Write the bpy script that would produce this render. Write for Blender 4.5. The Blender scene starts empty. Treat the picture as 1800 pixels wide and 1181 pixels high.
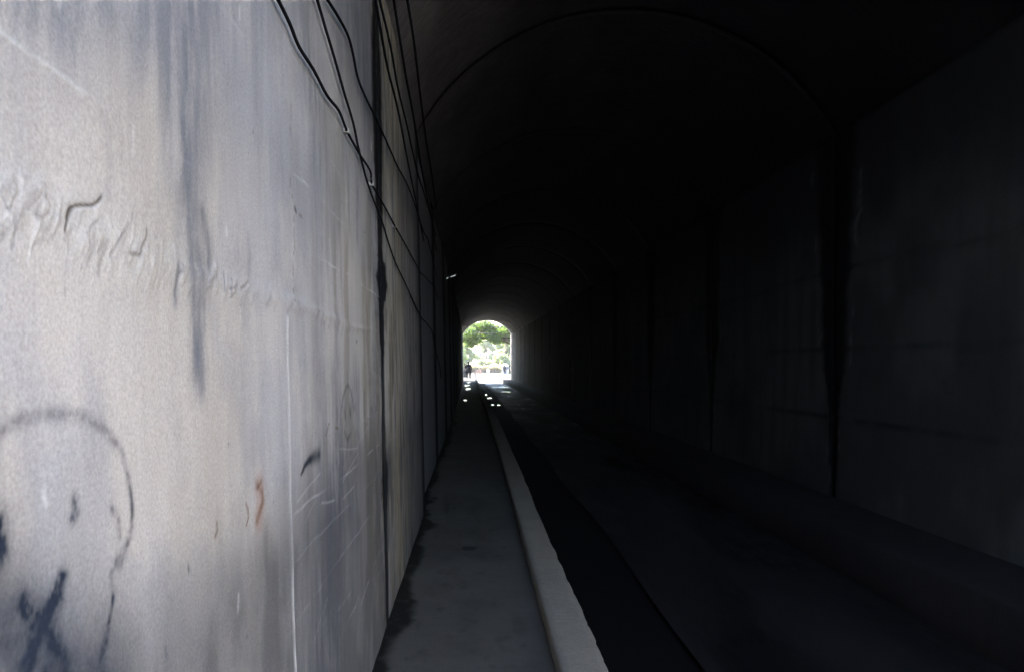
import bpy, math, random
import numpy as np
from mathutils import Vector
random.seed(4); RNG = np.random.RandomState(7)
S = bpy.context.scene
COL = S.collection
# ------------------------------------------------------------------ camera, sky, sun, exposure
F = 1400.0; CX = 832.0; CY = 640.0; EYE = 1.6         # focal length and vanishing point of the photograph (px of 1800x1181)
cam_d = bpy.data.cameras.new('camera'); cam = bpy.data.objects.new('camera', cam_d); COL.objects.link(cam)
cam_d.sensor_width = 36; cam_d.lens = 28
cam.location = (0, 0, EYE); cam.rotation_euler = (math.radians(90), 0, 0)
cam_d.shift_x = (900 - CX) / 1800; cam_d.shift_y = (CY - 590.5) / 1800
cam_d.clip_start = .05; cam_d.clip_end = 3000
cam_d.dof.use_dof = True; cam_d.dof.focus_distance = 3.2; cam_d.dof.aperture_fstop = 10.0
S.camera = cam
W = bpy.data.worlds.new('World'); S.world = W; W.use_nodes = True
wn = W.node_tree; bg = wn.nodes['Background']
sky = wn.nodes.new('ShaderNodeTexSky'); sky.sky_type = 'NISHITA'; sky.sun_disc = False
SUN_EL = math.radians(50); SUN_AZ = math.radians(-62)
sky.sun_elevation = SUN_EL; sky.sun_rotation = SUN_AZ; sky.dust_density = 2.5; sky.air_density = 1.0; sky.ozone_density = 1.0
wn.links.new(sky.outputs[0], bg.inputs[0]); bg.inputs[1].default_value = .15
sd = bpy.data.lights.new('sun', 'SUN'); sd.energy = 4.0; sd.angle = math.radians(.5); sd.color = (1, .95, .87)
sun = bpy.data.objects.new('sun', sd); COL.objects.link(sun)
sdir = Vector((math.sin(SUN_AZ) * math.cos(SUN_EL), math.cos(SUN_AZ) * math.cos(SUN_EL), math.sin(SUN_EL)))
sun.rotation_euler = (-sdir).to_track_quat('-Z', 'Y').to_euler(); sun.location = (-60, 40, 60)
S.view_settings.view_transform = 'Standard'; S.view_settings.look = 'None'
S.view_settings.gamma = 1; S.view_settings.use_curve_mapping = False
S.view_settings.exposure = 4.02

# ------------------------------------------------------------------ helpers
def tag(o, label=None, cat=None, group=None, kind=None):
    if label: o['label'] = label
    if cat: o['category'] = cat
    if group: o['group'] = group
    if kind: o['kind'] = kind
    return o
def empty(name, loc, label=None, cat=None, group=None, rz=0):
    o = bpy.data.objects.new(name, None); COL.objects.link(o); o.location = loc; o.rotation_euler.z = rz
    o.empty_display_size = .2
    return tag(o, label, cat, group)
def mesh_obj(name, verts, faces, mat, parent=None, smooth=False, col=None):
    me = bpy.data.meshes.new(name)
    verts = np.asarray(verts, dtype=np.float32).reshape(-1, 3)
    if isinstance(faces, np.ndarray):
        nf, k = faces.shape
        me.vertices.add(len(verts)); me.vertices.foreach_set('co', verts.ravel())
        me.loops.add(nf * k); me.loops.foreach_set('vertex_index', faces.astype(np.int32).ravel())
        me.polygons.add(nf); me.polygons.foreach_set('loop_start', np.arange(0, nf * k, k, dtype=np.int32))
        me.update(calc_edges=True)
    else:
        me.from_pydata([tuple(map(float, v)) for v in verts], [], faces)
    if isinstance(smooth, np.ndarray): me.polygons.foreach_set('use_smooth', smooth)
    elif smooth: me.polygons.foreach_set('use_smooth', np.ones(len(me.polygons), bool))
    if col is not None:
        a = me.attributes.new('tint', 'FLOAT_COLOR', 'POINT')
        c = np.ones((len(verts), 4), np.float32); c[:, :3] = col; a.data.foreach_set('color', c.ravel())
    if mat: me.materials.append(mat)
    me.update()
    o = bpy.data.objects.new(name, me); COL.objects.link(o)
    if parent: o.parent = parent
    return o
class MB:
    def __init__(s): s.v = []; s.f = []
    def add(s, v, f):
        n = len(s.v); s.v += [tuple(p) for p in v]; s.f += [tuple(i + n for i in q) for q in f]
    def box(s, x0, x1, y0, y1, z0, z1):
        s.add([(x, y, z) for x in (x0, x1) for y in (y0, y1) for z in (z0, z1)],
              [(0, 1, 3, 2), (4, 6, 7, 5), (0, 4, 5, 1), (2, 3, 7, 6), (0, 2, 6, 4), (1, 5, 7, 3)])
    def tube(s, pts, r, n=8, cap=True):
        pts = [Vector(p) for p in pts]; rs = r if hasattr(r, '__len__') else [r] * len(pts); vs = []
        for i, p in enumerate(pts):
            t = (pts[min(i + 1, len(pts) - 1)] - pts[max(i - 1, 0)]).normalized()
            a = t.cross(Vector((0, 0, 1)) if abs(t.z) < .95 else Vector((1, 0, 0))).normalized(); b = t.cross(a)
            for k in range(n):
                q = 2 * math.pi * k / n; vs.append(p + a * rs[i] * math.cos(q) + b * rs[i] * math.sin(q))
        fs = [(i * n + k, i * n + (k + 1) % n, (i + 1) * n + (k + 1) % n, (i + 1) * n + k) for i in range(len(pts) - 1) for k in range(n)]
        if cap: fs += [tuple(range(n))[::-1], tuple((len(pts) - 1) * n + k for k in range(n))]
        s.add(vs, fs)
    def ball(s, c, r, n=10, m=7):
        c = Vector(c); r = r if hasattr(r, '__len__') else (r, r, r)
        vs = [(c.x + r[0] * math.sin(math.pi * j / m) * math.cos(2 * math.pi * i / n), c.y + r[1] * math.sin(math.pi * j / m) * math.sin(2 * math.pi * i / n), c.z + r[2] * math.cos(math.pi * j / m)) for j in range(m + 1) for i in range(n)]
        s.add(vs, [(j * n + i, (j + 1) * n + i, (j + 1) * n + (i + 1) % n, j * n + (i + 1) % n) for j in range(m) for i in range(n)])
    def build(s, name, mat, parent=None, smooth=False): return mesh_obj(name, s.v, s.f, mat, parent, smooth)

def _hash(ix, iy, seed):
    h = (ix.astype(np.int64) * 374761393 + iy.astype(np.int64) * 668265263 + seed * 982451653) & 0x7fffffff
    h = ((h ^ (h >> 13)) * 1274126177) & 0x7fffffff
    return ((h ^ (h >> 16)) & 0xffff) / 65535.0
def vnoise(x, y, seed=0):
    x0 = np.floor(x); y0 = np.floor(y); fx = x - x0; fy = y - y0
    fx = fx * fx * (3 - 2 * fx); fy = fy * fy * (3 - 2 * fy)
    a = _hash(x0, y0, seed); b = _hash(x0 + 1, y0, seed); c = _hash(x0, y0 + 1, seed); d = _hash(x0 + 1, y0 + 1, seed)
    return (a * (1 - fx) + b * fx) * (1 - fy) + (c * (1 - fx) + d * fx) * fy
def fbm(x, y, seed=0, o=4):
    t = 0; a = .5; n = 0
    for i in range(o):
        t = t + a * vnoise(x * 2 ** i + 17.3 * i, y * 2 ** i - 9.1 * i, seed + i); n += a; a *= .5
    return t / n
def sstep(a, b, x):
    t = np.clip((x - a) / (b - a), 0, 1); return t * t * (3 - 2 * t)
def smooth_poly(p, n=4):
    p = [np.array(q, float) for q in p]; out = []
    for i in range(len(p) - 1):
        a = p[max(i - 1, 0)]; b = p[i]; c = p[i + 1]; d = p[min(i + 2, len(p) - 1)]
        for k in range(n):
            t = k / n
            out.append(.5 * (2 * b + (c - a) * t + (2 * a - 5 * b + 4 * c - d) * t * t + (3 * b - a - 3 * c + d) * t ** 3))
    out.append(p[-1]); return out

# ------------------------------------------------------------------ materials
def nmat(name):
    m = bpy.data.materials.new(name); m.use_nodes = True; nt = m.node_tree
    return m, nt, nt.nodes['Principled BSDF']
def node(nt, t, **kw):
    n = nt.nodes.new(t)
    for k, v in kw.items(): setattr(n, k, v)
    return n
def noise_node(nt, scale, detail=6, rough=.6, stretch=(1, 1, 1), coord='Object'):
    tc = node(nt, 'ShaderNodeTexCoord'); mp = node(nt, 'ShaderNodeMapping'); mp.inputs['Scale'].default_value = stretch
    nt.links.new(tc.outputs[coord], mp.inputs[0])
    n = node(nt, 'ShaderNodeTexNoise'); n.inputs['Scale'].default_value = scale; n.inputs['Detail'].default_value = detail; n.inputs['Roughness'].default_value = rough
    nt.links.new(mp.outputs[0], n.inputs['Vector']); return n.outputs['Fac']
def ramp(nt, src, stops):
    r = node(nt, 'ShaderNodeValToRGB'); e = r.color_ramp.elements
    while len(e) < len(stops): e.new(.5)
    for q, (p, c) in zip(e, stops): q.position = p; q.color = (c, c, c, 1) if not hasattr(c, '__len__') else (*c, 1)
    nt.links.new(src, r.inputs[0]); return r.outputs[0]
def mul(nt, a, b):
    m = node(nt, 'ShaderNodeMix', data_type='RGBA', blend_type='MULTIPLY'); m.inputs[0].default_value = 1
    for s, i in ((a, 6), (b, 7)):
        if hasattr(s, 'is_linked') or hasattr(s, 'links'): nt.links.new(s, m.inputs[i])
        else: m.inputs[i].default_value = (*s, 1)
    return m.outputs[2]
def bump(nt, src, bsdf, strength, dist):
    b = node(nt, 'ShaderNodeBump'); b.inputs['Strength'].default_value = strength; b.inputs['Distance'].default_value = dist
    nt.links.new(src, b.inputs['Height'])
    prev = bsdf.inputs['Normal'].links[0].from_socket if bsdf.inputs['Normal'].links else None
    if prev: nt.links.new(prev, b.inputs['Normal'])
    nt.links.new(b.outputs[0], bsdf.inputs['Normal'])
def concrete(name, base=None, rough=.85, speck=(.78, 1.12), streak=(.8, 1.1), fine=55, bmp=.35, spec=.08):
    m, nt, p = nmat(name)
    if base is None:
        a = node(nt, 'ShaderNodeAttribute', attribute_name='tint'); c = a.outputs['Color']
    else: c = base
    c = mul(nt, c, ramp(nt, noise_node(nt, fine, 8, .75), [(.3, speck[0]), (.7, speck[1])]))
    c = mul(nt, c, ramp(nt, noise_node(nt, 7, 7, .7, (1, 3.2, .35)), [(.3, streak[0]), (.7, streak[1])]))
    c = mul(nt, c, ramp(nt, noise_node(nt, 2.2, 5, .6), [(.3, .9), (.7, 1.08)]))
    nt.links.new(c, p.inputs['Base Color']); p.inputs['Roughness'].default_value = rough
    p.inputs['Specular IOR Level'].default_value = spec
    bump(nt, noise_node(nt, 16, 9, .7), p, bmp, .012); bump(nt, noise_node(nt, 160, 5, .7), p, bmp, .0025)
    return m
def plain(name, c, rough=.6, metal=0, emit=None, var=.15, scale=12, spec=.4):
    m, nt, p = nmat(name)
    nt.links.new(mul(nt, c, ramp(nt, noise_node(nt, scale, 5), [(.3, 1 - var), (.7, 1 + var)])), p.inputs['Base Color'])
    p.inputs['Roughness'].default_value = rough; p.inputs['Metallic'].default_value = metal; p.inputs['Specular IOR Level'].default_value = spec
    if emit: p.inputs['Emission Color'].default_value = (*emit[0], 1); p.inputs['Emission Strength'].default_value = emit[1]
    return m
M_wall = concrete('tunnel_wall_concrete', speck=(.70, 1.17), streak=(.95, 1.04), fine=150, bmp=.4)
M_vault = concrete('vault_concrete', None, streak=(.6, 1.3), fine=25)
M_shell = plain('damp_dark_backing', (.02, .02, .02), .95)
M_pave = concrete('pavement_concrete', None, streak=(.93, 1.05), fine=90, bmp=.5)
M_kerb = concrete('kerb_concrete', None, streak=(.9, 1.06), fine=70, speck=(.7, 1.15), bmp=.8)
M_ledge = concrete('ledge_concrete', (.030, .025, .025), streak=(.8, 1.1))
M_cable = plain('black_rubber', (.010, .010, .013), 1.0, spec=.02)
M_clip = plain('pale_plastic', (.3, .29, .27), .5)
M_dark = plain('dark_cloth', (.004, .004, .005), 1, spec=.05)
M_skin = plain('skin', (.18, .1, .07), .6)

# wet asphalt with wheel tracks and puddles
M_road, nt, p = nmat('wet_asphalt')
ta = node(nt, 'ShaderNodeAttribute', attribute_name='tint'); c = mul(nt, ta.outputs['Color'], ramp(nt, noise_node(nt, 60, 8, .8), [(.3, .6), (.7, 1.5)]))
c = mul(nt, c, ramp(nt, noise_node(nt, 1.3, 5, .6, (1, .35, 1)), [(.3, .7), (.7, 1.25)]))
nt.links.new(c, p.inputs['Base Color'])
wet = ramp(nt, noise_node(nt, .9, 5, .6, (1.3, .35, 1)), [(.42, .85), (.58, .62), (.66, .3)])
nt.links.new(wet, p.inputs['Roughness']); p.inputs['Specular IOR Level'].default_value = .22
bump(nt, noise_node(nt, 2.0, 4, .5, (1, .5, 1)), p, .12, .02); bump(nt, noise_node(nt, 90, 5, .7), p, .35, .003)
M_gutter, nt, p = nmat('dark_gutter')  # near-black strip between kerb and carriageway
nt.links.new(mul(nt, (.006, .005, .005), ramp(nt, noise_node(nt, 40, 6), [(.3, .6), (.7, 1.4)])), p.inputs['Base Color'])
p.inputs['Roughness'].default_value = .95; p.inputs['Specular IOR Level'].default_value = .06
bump(nt, noise_node(nt, 50, 5, .7), p, .5, .004)

# ------------------------------------------------------------------ tunnel section
Y_NEAR = 0.25; Y_FAR = 77.0
def drift(y): return -.36 * np.clip((y - 18) / 59, 0, 2) ** 1.5
def z_spring(y): return EYE + 2.55 + .40 * np.clip((y - 9) / 68, 0, 1)
def rise(y): return 1.36 - .08 * np.clip((y - 9) / 68, 0, 1)
BASE_L = .53; LEAN = .021
def xl(y, z, setb=0): return -(BASE_L + setb + LEAN * z) + drift(y)
def xr(y, z, setb=0): return 3.97 + .008 * z + drift(y) + setb
def wall_pt(px, py, setb=0.0):
    """photo pixel on the left wall -> (y, z) on that wall"""
    z = 1.6
    for _ in range(6):
        d = (BASE_L + setb + LEAN * z) * F / (CX - px); z = EYE + (CY - py) * d / F
    return d, z

def paint(Y, Z, pts, w, soft=1.0, power=1.0):
    """0..1 coverage of a stroke along wall points, w metres half width (number or list)"""
    P = np.array(pts, float); Wd = np.full(len(P), w, float) if np.isscalar(w) else np.array(w, float)
    out = np.zeros_like(Y); R = Wd.max() * 3.0
    m = (Y > P[:, 0].min() - R) & (Y < P[:, 0].max() + R) & (Z > P[:, 1].min() - R) & (Z < P[:, 1].max() + R)
    if not m.any(): return out
    y = Y[m]; z = Z[m]; best = np.zeros_like(y)
    for i in range(len(P) - 1):
        a = P[i]; b = P[i + 1]; ab = b - a; L = (ab ** 2).sum() + 1e-12
        t = np.clip(((y - a[0]) * ab[0] + (z - a[1]) * ab[1]) / L, 0, 1)
        d = np.hypot(y - a[0] - t * ab[0], z - a[1] - t * ab[1]); ww = Wd[i] + (Wd[i + 1] - Wd[i]) * t
        best = np.maximum(best, np.exp(-(d / ww) ** (2 * power)))
    out[m] = best
    return out
def wp(pts): return [wall_pt(*q) for q in pts]

C_BASE = np.array((.48, .452, .425)); C_BLUE = np.array((.185, .192, .215)); C_DIRT = np.array((.21, .18, .125))
C_BLACK = np.array((.012, .014, .02)); C_PAINT = np.array((.016, .022, .038)); C_PALE = np.array((.66, .64, .62)); C_RUST = np.array((.14, .065, .03))
JOINTS_L = [4.93, 8.8, 13.3, 17.9, 22.4, 27.0, 31.5, 36.1, 40.6, 45.2, 49.7, 54.3, 58.8, 63.4, 67.9, 72.5]
JOINTS_R = [4.3, 8.8, 13.3, 17.9, 22.4, 27.0, 31.5, 36.1, 40.6, 45.2, 49.7, 54.3, 58.8, 63.4, 67.9, 72.5]

def left_field(Y, Z):
    """returns colour (n,3) and relief (n) of the left wall"""
    col = np.ones(Y.shape + (3,)) * C_BASE; H = np.zeros_like(Y)
    def mix(c, a): nonlocal col; a = np.clip(a, 0, 1)[..., None]; col = col * (1 - a) + c * a
    # broad cloudy toning
    mix(C_BLUE * 1.6, .5 * sstep(.40, .62, fbm(Y * 4.5, Z * 3.6, 3, 6)) * sstep(4, 1.5, Y))
    mix(np.array((.42, .36, .28)), .35 * sstep(.45, .7, fbm(Y * 1.1 + 5, Z * .7, 9)))
    # wash streaks running down, stronger farther in
    st = fbm(Y * 9 + .35 * fbm(Y, Z * 2.2, 20), Z * 1.5, 21, 5); far = sstep(1.6, 4.5, Y)
    mix(C_BLUE, (.06 + .62 * far) * sstep(.46, .64, st) * (.25 + 1.5 * fbm(Y * 40, Z * 20, 22, 4) ** 1.3))
    mix(C_DIRT, (.08 + .55 * far) * sstep(.5, .7, fbm(Y * 7 + 3, Z * 1.7, 31, 5)))
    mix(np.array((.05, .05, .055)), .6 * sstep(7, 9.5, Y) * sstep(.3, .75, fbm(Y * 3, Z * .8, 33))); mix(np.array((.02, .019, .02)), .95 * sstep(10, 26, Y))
    # splash dirt toward the ground
    g = sstep(1.36, .98, Z + .3 * (fbm(Y * 2.3, Z * 2.3, 41) - .5)); mix(np.array((.12, .117, .113)), (.72 + .2 * sstep(.4, .6, fbm(Y * 5, Z * 2.5, 44))) * g)
    mix(np.array((.22, .23, .26)), .42 * sstep(1.85, 2.3, Z + .5 * (fbm(Y * 2, Z * 1.5, 42) - .5)))  # blue-grey toning higher up the wall
    # darker blue-grey band under the vault
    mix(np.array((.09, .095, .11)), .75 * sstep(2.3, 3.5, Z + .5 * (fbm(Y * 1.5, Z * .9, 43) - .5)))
    # blue run-off stain and its dark foot
    mot = .25 + .8 * sstep(.25, .75, fbm(Y * 30, Z * 5, 51, 4)) + .35 * fbm(Y * 90, Z * 50, 52, 3)
    for (pts, w, a, c) in [
        ([(318, -40), (320, 90), (322, 200), (330, 330), (345, 480), (350, 640)], [.21, .20, .15, .08, .06, .05], .80, C_BLUE * .8),
        ([(300, 60), (300, 200), (305, 330)], .03, .3, C_BLUE),
        ([(356, 375), (364, 420), (368, 460), (352, 492), (348, 510)], [.022, .03, .036, .05, .045], .72, C_BLUE * .55),
        ([(338, 470), (352, 520), (352, 600), (356, 680)], [.05, .04, .035, .03], .5, C_BLUE * .7),
        ([(312, 470), (308, 500), (308, 530)], .014, .6, C_BLUE * .6),
        ([(437, 420), (440, 450), (436, 480)], .018, .45, C_BLUE * .7),
        ([(180, 200), (196, 290), (192, 330)], .016, .38, C_BLUE * .8), ([(20, -60), (60, 20), (130, 60)], .05, .4, C_BLUE), ([(10, 180), (40, 250), (20, 330)], .05, .3, C_BLUE * 1.2), ([(440, 40), (445, 150), (470, 260)], .1, .35, C_BLUE),
        ([(530, -20), (545, 120), (560, 260)], .2, .55, C_BLUE * .7), ([(-40, -60), (120, -40), (300, -60), (460, -60)], [.1, .12, .22, .3], .55, C_BLUE * .9),
        ([(600, -60), (625, 40), (640, 160)], .25, .5, np.array((.07, .08, .1))),
        ([(600, 850), (585, 980), (575, 1181)], [.35, .5, .5], .85, C_BLUE * .55),
        ([(620, 700), (622, 860), (625, 1000)], .18, .35, C_BLUE * .8),
        ([(645, 420), (640, 520)], .2, .38, np.array((.2, .17, .12))),
        ([(652, 640), (655, 800), (655, 1000)], .16, .35, C_DIRT * .9)]:
        br = paint(Y, Z, wp(smooth_poly(pts, 3)), [q for q in np.interp(np.linspace(0, 1, 3 * (len(pts) - 1) + 1), np.linspace(0, 1, len(w) if hasattr(w, '__len__') else 1), w if hasattr(w, '__len__') else [w])], power=.9)
        mix(c, a * br * mot)
    # horizontal shuttering lines, thin pale lips
    for zz, y0, y1, a in [(2.0, .5, 1.3, .36), (2.0, 1.3, 1.7, .5), (2.0, 1.9, 2.5, .6), (2.0, 2.8, 4.8, .6), (2.21, 2.5, 3.6, .4), (2.42, 1.2, 4.8, .12), (1.13, 2.4, 4.8, .3), (.98, 2.4, 4.6, .12),
                          (.80, 2.2, 4.8, .22), (.66, 2.4, 3.6, .1), (1.32, 3.0, 4.8, .1), (2.65, 3.2, 4.8, .15), (.5, 2.2, 4.9, .25), (2.3, 5, 8.8, .2), (1.1, 5, 8.8, .2)]:
        zc = zz + .05 * (fbm(Y * 1.3 + zz * 5, Y * 0, 61) - .5) + .012 * (fbm(Y * 9, Y * 0, 62) - .5)
        k = np.exp(-((Z - zc) / .0045) ** 2) * sstep(y0, y0 + .15, Y) * sstep(y1, y1 - .2, Y) * np.maximum(sstep(.42, .66, fbm(Y * 3.5 + zz * 13, Z * 2, 63)), 1.0 * (y0 < .6) * (.4 + fbm(Y * 12, Z, 68)))
        mix(C_PALE, a * k * .9 * (.5 + fbm(Y * 30, Z * 30, 64))); H += .002 * k
    # vertical lip (pale) and hairline above it
    lip = wp(smooth_poly([(505, 560), (506, 640), (509, 740), (510, 860), (513, 960), (516, 1060), (521, 1181)], 3))
    k = paint(Y + .008 * (fbm(Y * 0, Z * 9, 66) - .5), Z, lip, [.008 + .003 * min(1, i / 18) for i in range(len(lip))]); kk = k * (.35 + .8 * fbm(Y * 20, Z * 14, 65))
    mix(C_PALE * 1.12, kk * 1.15 * (.35 + .65 * sstep(.25, .6, fbm(Y * 3, Z * 5, 67)))); H += .004 * k
    cr = wp(smooth_poly([(513, 180), (512, 300), (516, 370), (518, 420), (515, 480), (517, 530)], 4))
    cr = [(a + .006 * math.sin(i * 2.1), b) for i, (a, b) in enumerate(cr)]
    k = paint(Y, Z, cr, .0035); mix(np.array((.17, .15, .13)), k * .75); H -= .005 * k
    mix(np.array((.04, .035, .03)), paint(Y, Z, wp([(518, 366), (520, 372)]), .008)); mix(np.array((.1, .09, .08)), .6 * paint(Y, Z, wp([(526, 378), (530, 382)]), .006))
    # lumpy construction-joint band: slumped plaster at z 1.78
    zc_at = lambda y: 1.785 + .008 * np.sin(y * 3); zc = zc_at(Y); amp = np.interp(Y, [.4, 1.0, 1.25, 1.55, 2.2, 3.2, 4.4], [.055, .055, .05, .032, .024, .02, .012])
    e = np.exp(-((Z - zc) / amp) ** 4)
    sh = (Y - .5) + (Z - zc) * .55
    lum = fbm(sh * 16 + 2.5 * fbm(Y * 5, Z * 8, 71), (Z - zc) * 9, 73, 3); rid = 1 - np.abs(2 * lum - 1)
    H += np.exp(-((Z - zc) / amp) ** 2) * (.0008 + .0052 * rid * (.4 + vnoise(Y * 2.3, Z * 0, 75))) * sstep(4.7, 4.0, Y)
    mix(C_PALE, e * .16 * rid ** 3); mix(np.array((.25, .24, .24)), e * .22 * sstep(.35, .15, rid))
    rb = np.random.RandomState(5); yy = .48; f77 = .5 + fbm(Y * 40, Z * 40, 77, 2)
    while yy < 4.5:
        sc_ = np.interp(yy, [.5, 1.2, 2, 4], [1.15, 1.05, .72, .55]); zz = zc_at(yy) + rb.uniform(-.02, .02) * sc_
        ln = rb.uniform(.016, .042) * sc_; tl = rb.uniform(.25, 1.3); bow = rb.uniform(-.35, .35) * ln
        pts = [(yy + ln * tl, zz + ln), (yy + bow, zz + bow * .6), (yy - ln * tl, zz - ln * rb.uniform(.7, 1.1))]; pts = smooth_poly(pts, 4)
        wd = rb.uniform(.004, .012) * (1.6 if yy > 2.2 else 1); k = paint(Y, Z, pts, wd); H += rb.uniform(.0005, .0018) * (1.0 if yy < 1.7 else 1.3) * k * f77
        k = paint(Y + wd * 1.3, Z + wd * 1.1, pts, wd * .55); mix(np.array((.2, .18, .16)), max(0, rb.uniform(-.15, .5)) * k); H -= .0008 * k  # darker line under each ridge: contact shade painted into the colour
        yy += rb.uniform(.010, .038) * (1 if yy < 2 else 1.9)
    for pts, w, a, c in [
        ([(180, 346), (172, 355), (160, 361), (140, 361), (131, 363), (122, 368), (117, 380), (114, 395), (112, 407)], .0028, .95, np.array((.06, .045, .03))),
        ([(125, 366), (118, 378), (116, 385)], .004, .7, np.array((.06, .045, .03))),
        ([(122, 405), (118, 440), (116, 490), (117, 520)], .003, .28, np.array((.2, .18, .16))),
        ([(70, 334), (66, 345), (55, 358), (44, 367)], .0022, .6, np.array((.2, .17, .14))),
        ([(78, 345), (84, 358), (85, 368), (78, 378), (66, 381), (58, 378)], .0025, .6, np.array((.2, .17, .14))),
        ([(30, 335), (20, 350), (17, 362), (8, 368)], .0022, .6, np.array((.2, .17, .14))),
        ([(172, 388), (160, 398), (154, 413), (155, 428)], .003, .55, np.array((.2, .18, .15))),
        ([(218, 408), (205, 425), (197, 440), (190, 450)], .003, .6, np.array((.18, .16, .14))),
        ([(182, 425), (175, 438), (170, 444)], .003, .5, np.array((.2, .18, .15))),
        ([(258, 403), (256, 420), (248, 435), (243, 448), (228, 445)], .0032, .75, np.array((.12, .1, .08))),
        ([(276, 400), (278, 410), (273, 420)], .0025, .5, np.array((.2, .18, .15))),
        ([(320, 466), (319, 475), (313, 482), (309, 500), (307, 520)], .004, .6, np.array((.14, .13, .13))),
        ([(380, 482), (372, 490), (360, 500)], .004, .5, np.array((.16, .15, .15))),
        ([(415, 500), (408, 506), (402, 508)], .004, .6, np.array((.16, .14, .12))),
        ([(437, 495), (427, 503), (421, 507)], .004, .6, np.array((.16, .14, .12))),
        ([(20, 400), (21, 425), (20, 435)], .004, .45, C_BLUE * .7)]:
        k = paint(Y, Z, wp(smooth_poly(pts, 3)), w); mix(c, a * k); H -= .0022 * a * k
        k2 = paint(Y, Z + w * 2.2, wp(smooth_poly(pts, 3)), w * 2); H += .0012 * a * k2
    # spray-painted round head with two eyes and a crossed mouth
    grain = .25 + .75 * fbm(Y * 26, Z * 30, 81, 4) + .6 * sstep(.35, .65, fbm(Y * 90, Z * 90, 82, 3))
    outline = [(-30, 800), (0, 765), (30, 742), (60, 732), (100, 728), (140, 730), (175, 745), (195, 765), (212, 790), (222, 820), (228, 850), (232, 880), (233, 915), (230, 940), (222, 965), (210, 990)]
    wS = np.interp(np.linspace(0, 1, 31), [0, .35, .6, .8, 1], [.012, .011, .008, .008, .013])
    mix(C_PAINT, paint(Y, Z, wp(smooth_poly(outline, 2)), wS) * grain * np.interp(Z, [1.25, 1.36, 1.52], [.72, .72, .40]) * .9)
    for pts, w, a in [([(133, 878), (136, 900), (128, 912)], .010, .75), ([(196, 893), (208, 905), (212, 940)], .008, .42), ([(-12, 915), (-2, 940), (0, 965)], .022, 1.),
                      ([(112, 1018), (104, 1045), (88, 1078), (78, 1100), (60, 1140), (45, 1181), (40, 1215)], [.014, .018, .020, .018, .018, .02, .022], 1.2),
                      ([(40, 1058), (55, 1078), (78, 1108), (100, 1135), (112, 1160), (118, 1200)], [.018, .02, .02, .018, .016, .016], 1.05),
                      ([(200, 1050), (194, 1090), (182, 1150), (172, 1230)], [.006, .007, .013, .02], .85),
                      ([(205, 985), (196, 1010), (200, 1050)], .008, .35)]:
        mix(C_PAINT, a * paint(Y, Z, wp(pts), w) * grain)
    over = paint(Y, Z, wp([(-60, 960), (-20, 1090), (70, 1190), (170, 1240)]), [.05, .09, .12, .13]); mix(np.array((.03, .038, .055)), .9 * over * (.7 + .5 * fbm(Y * 25, Z * 25, 83)))
    mix(C_PALE, .5 * paint(Y, Z, wp([(82, 855), (78, 870), (84, 885)]), .004))
    # small drawn figure, smear, rust
    for pts, w, a in [([(598, 752), (600, 715), (605, 692), (611, 677), (617, 688), (621, 705), (623, 722)], .011, .45), ([(606, 722), (607, 733)], .013, .6), ([(615, 718), (616, 728)], .013, .7),
                      ([(606, 758), (611, 772), (617, 760)], .011, .45), ([(613, 765), (610, 790), (608, 810)], .010, .4), ([(614, 775), (616, 800)], .010, .35)]:
        mix(C_PAINT, a * paint(Y, Z, wp(smooth_poly(pts, 3)), w))
    mix(np.array((.02, .025, .035)), 1.1 * paint(Y, Z, wp([(562, 799), (554, 801), (544, 808), (535, 818), (528, 834)]), [.024, .024, .016, .012, .006]) * (.5 + .8 * fbm(Y * 25, Z * 25, 85)))
    mix(C_RUST, .95 * paint(Y, Z, wp([(432, 884), (436, 895), (437, 908), (433, 922)]), .0035))
    mix(np.array((.3, .17, .13)), .55 * paint(Y, Z, wp([(456, 856), (458, 880), (455, 910)]), .042, power=1.6) * (.5 + .8 * fbm(Y * 30, Z * 15, 86)))
    mix(C_RUST, .65 * paint(Y, Z, wp([(452, 852), (460, 865), (462, 880), (456, 900), (451, 915)]), .013) * (.3 + 1.2 * fbm(Y * 40, Z * 18, 87)))
    for pts in ([(579, 741), (576, 755), (573, 765)], [(590, 751), (594, 753)], [(648, 731), (645, 747)], [(381, 918), (382, 932), (378, 942)], [(459, 845), (452, 858)]):
        mix(C_RUST * .8, .7 * paint(Y, Z, wp(pts), .005))
    for _ in range(46):
        a = RNG2.uniform(.9, 4.8); b = RNG2.uniform(.5, 3.6); L = RNG2.uniform(.01, .05)
        k = paint(Y, Z, [(a, b), (a + RNG2.uniform(-.01, .01), b - L)], RNG2.uniform(.003, .007)); mix(C_PALE if RNG2.rand() > .35 else C_BLACK * 6, k * RNG2.uniform(.2, .55))
    for _ in range(13):
        a = RNG2.uniform(2.4, 4.4); b = RNG2.uniform(.35, 1.25); L = RNG2.uniform(.12, .5); dz = RNG2.uniform(-.05, .10)
        k = paint(Y, Z, [(a, b), (a + L * .5, b + dz * .6), (a + L, b + dz)], RNG2.uniform(.002, .004)); mix(C_PALE, k * RNG2.uniform(.15, .4))
    for _ in range(30):
        a = RNG2.uniform(.95, 4.6); b = RNG2.uniform(.6, 3.0); mix(C_BLACK * 5, RNG2.uniform(.3, .8) * paint(Y, Z, [(a, b), (a + .004, b - RNG2.uniform(0, .015))], RNG2.uniform(.0015, .005)))
    # black seepage along the first joint, wobbling edge
    half = np.interp(Z, [-.3, .3, .66, .8, .92, 1.1, 1.5, 1.62, 1.8, 1.97, 2.05, 2.12, 2.18, 2.3, 2.42, 2.6, 2.8, 3.4, 3.7, 4.2], [.05, .05, .07, .17, .15, .08, .07, .09, .13, .14, .22, .30, .20, .14, .12, .17, .24, .25, .17, .12])
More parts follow.
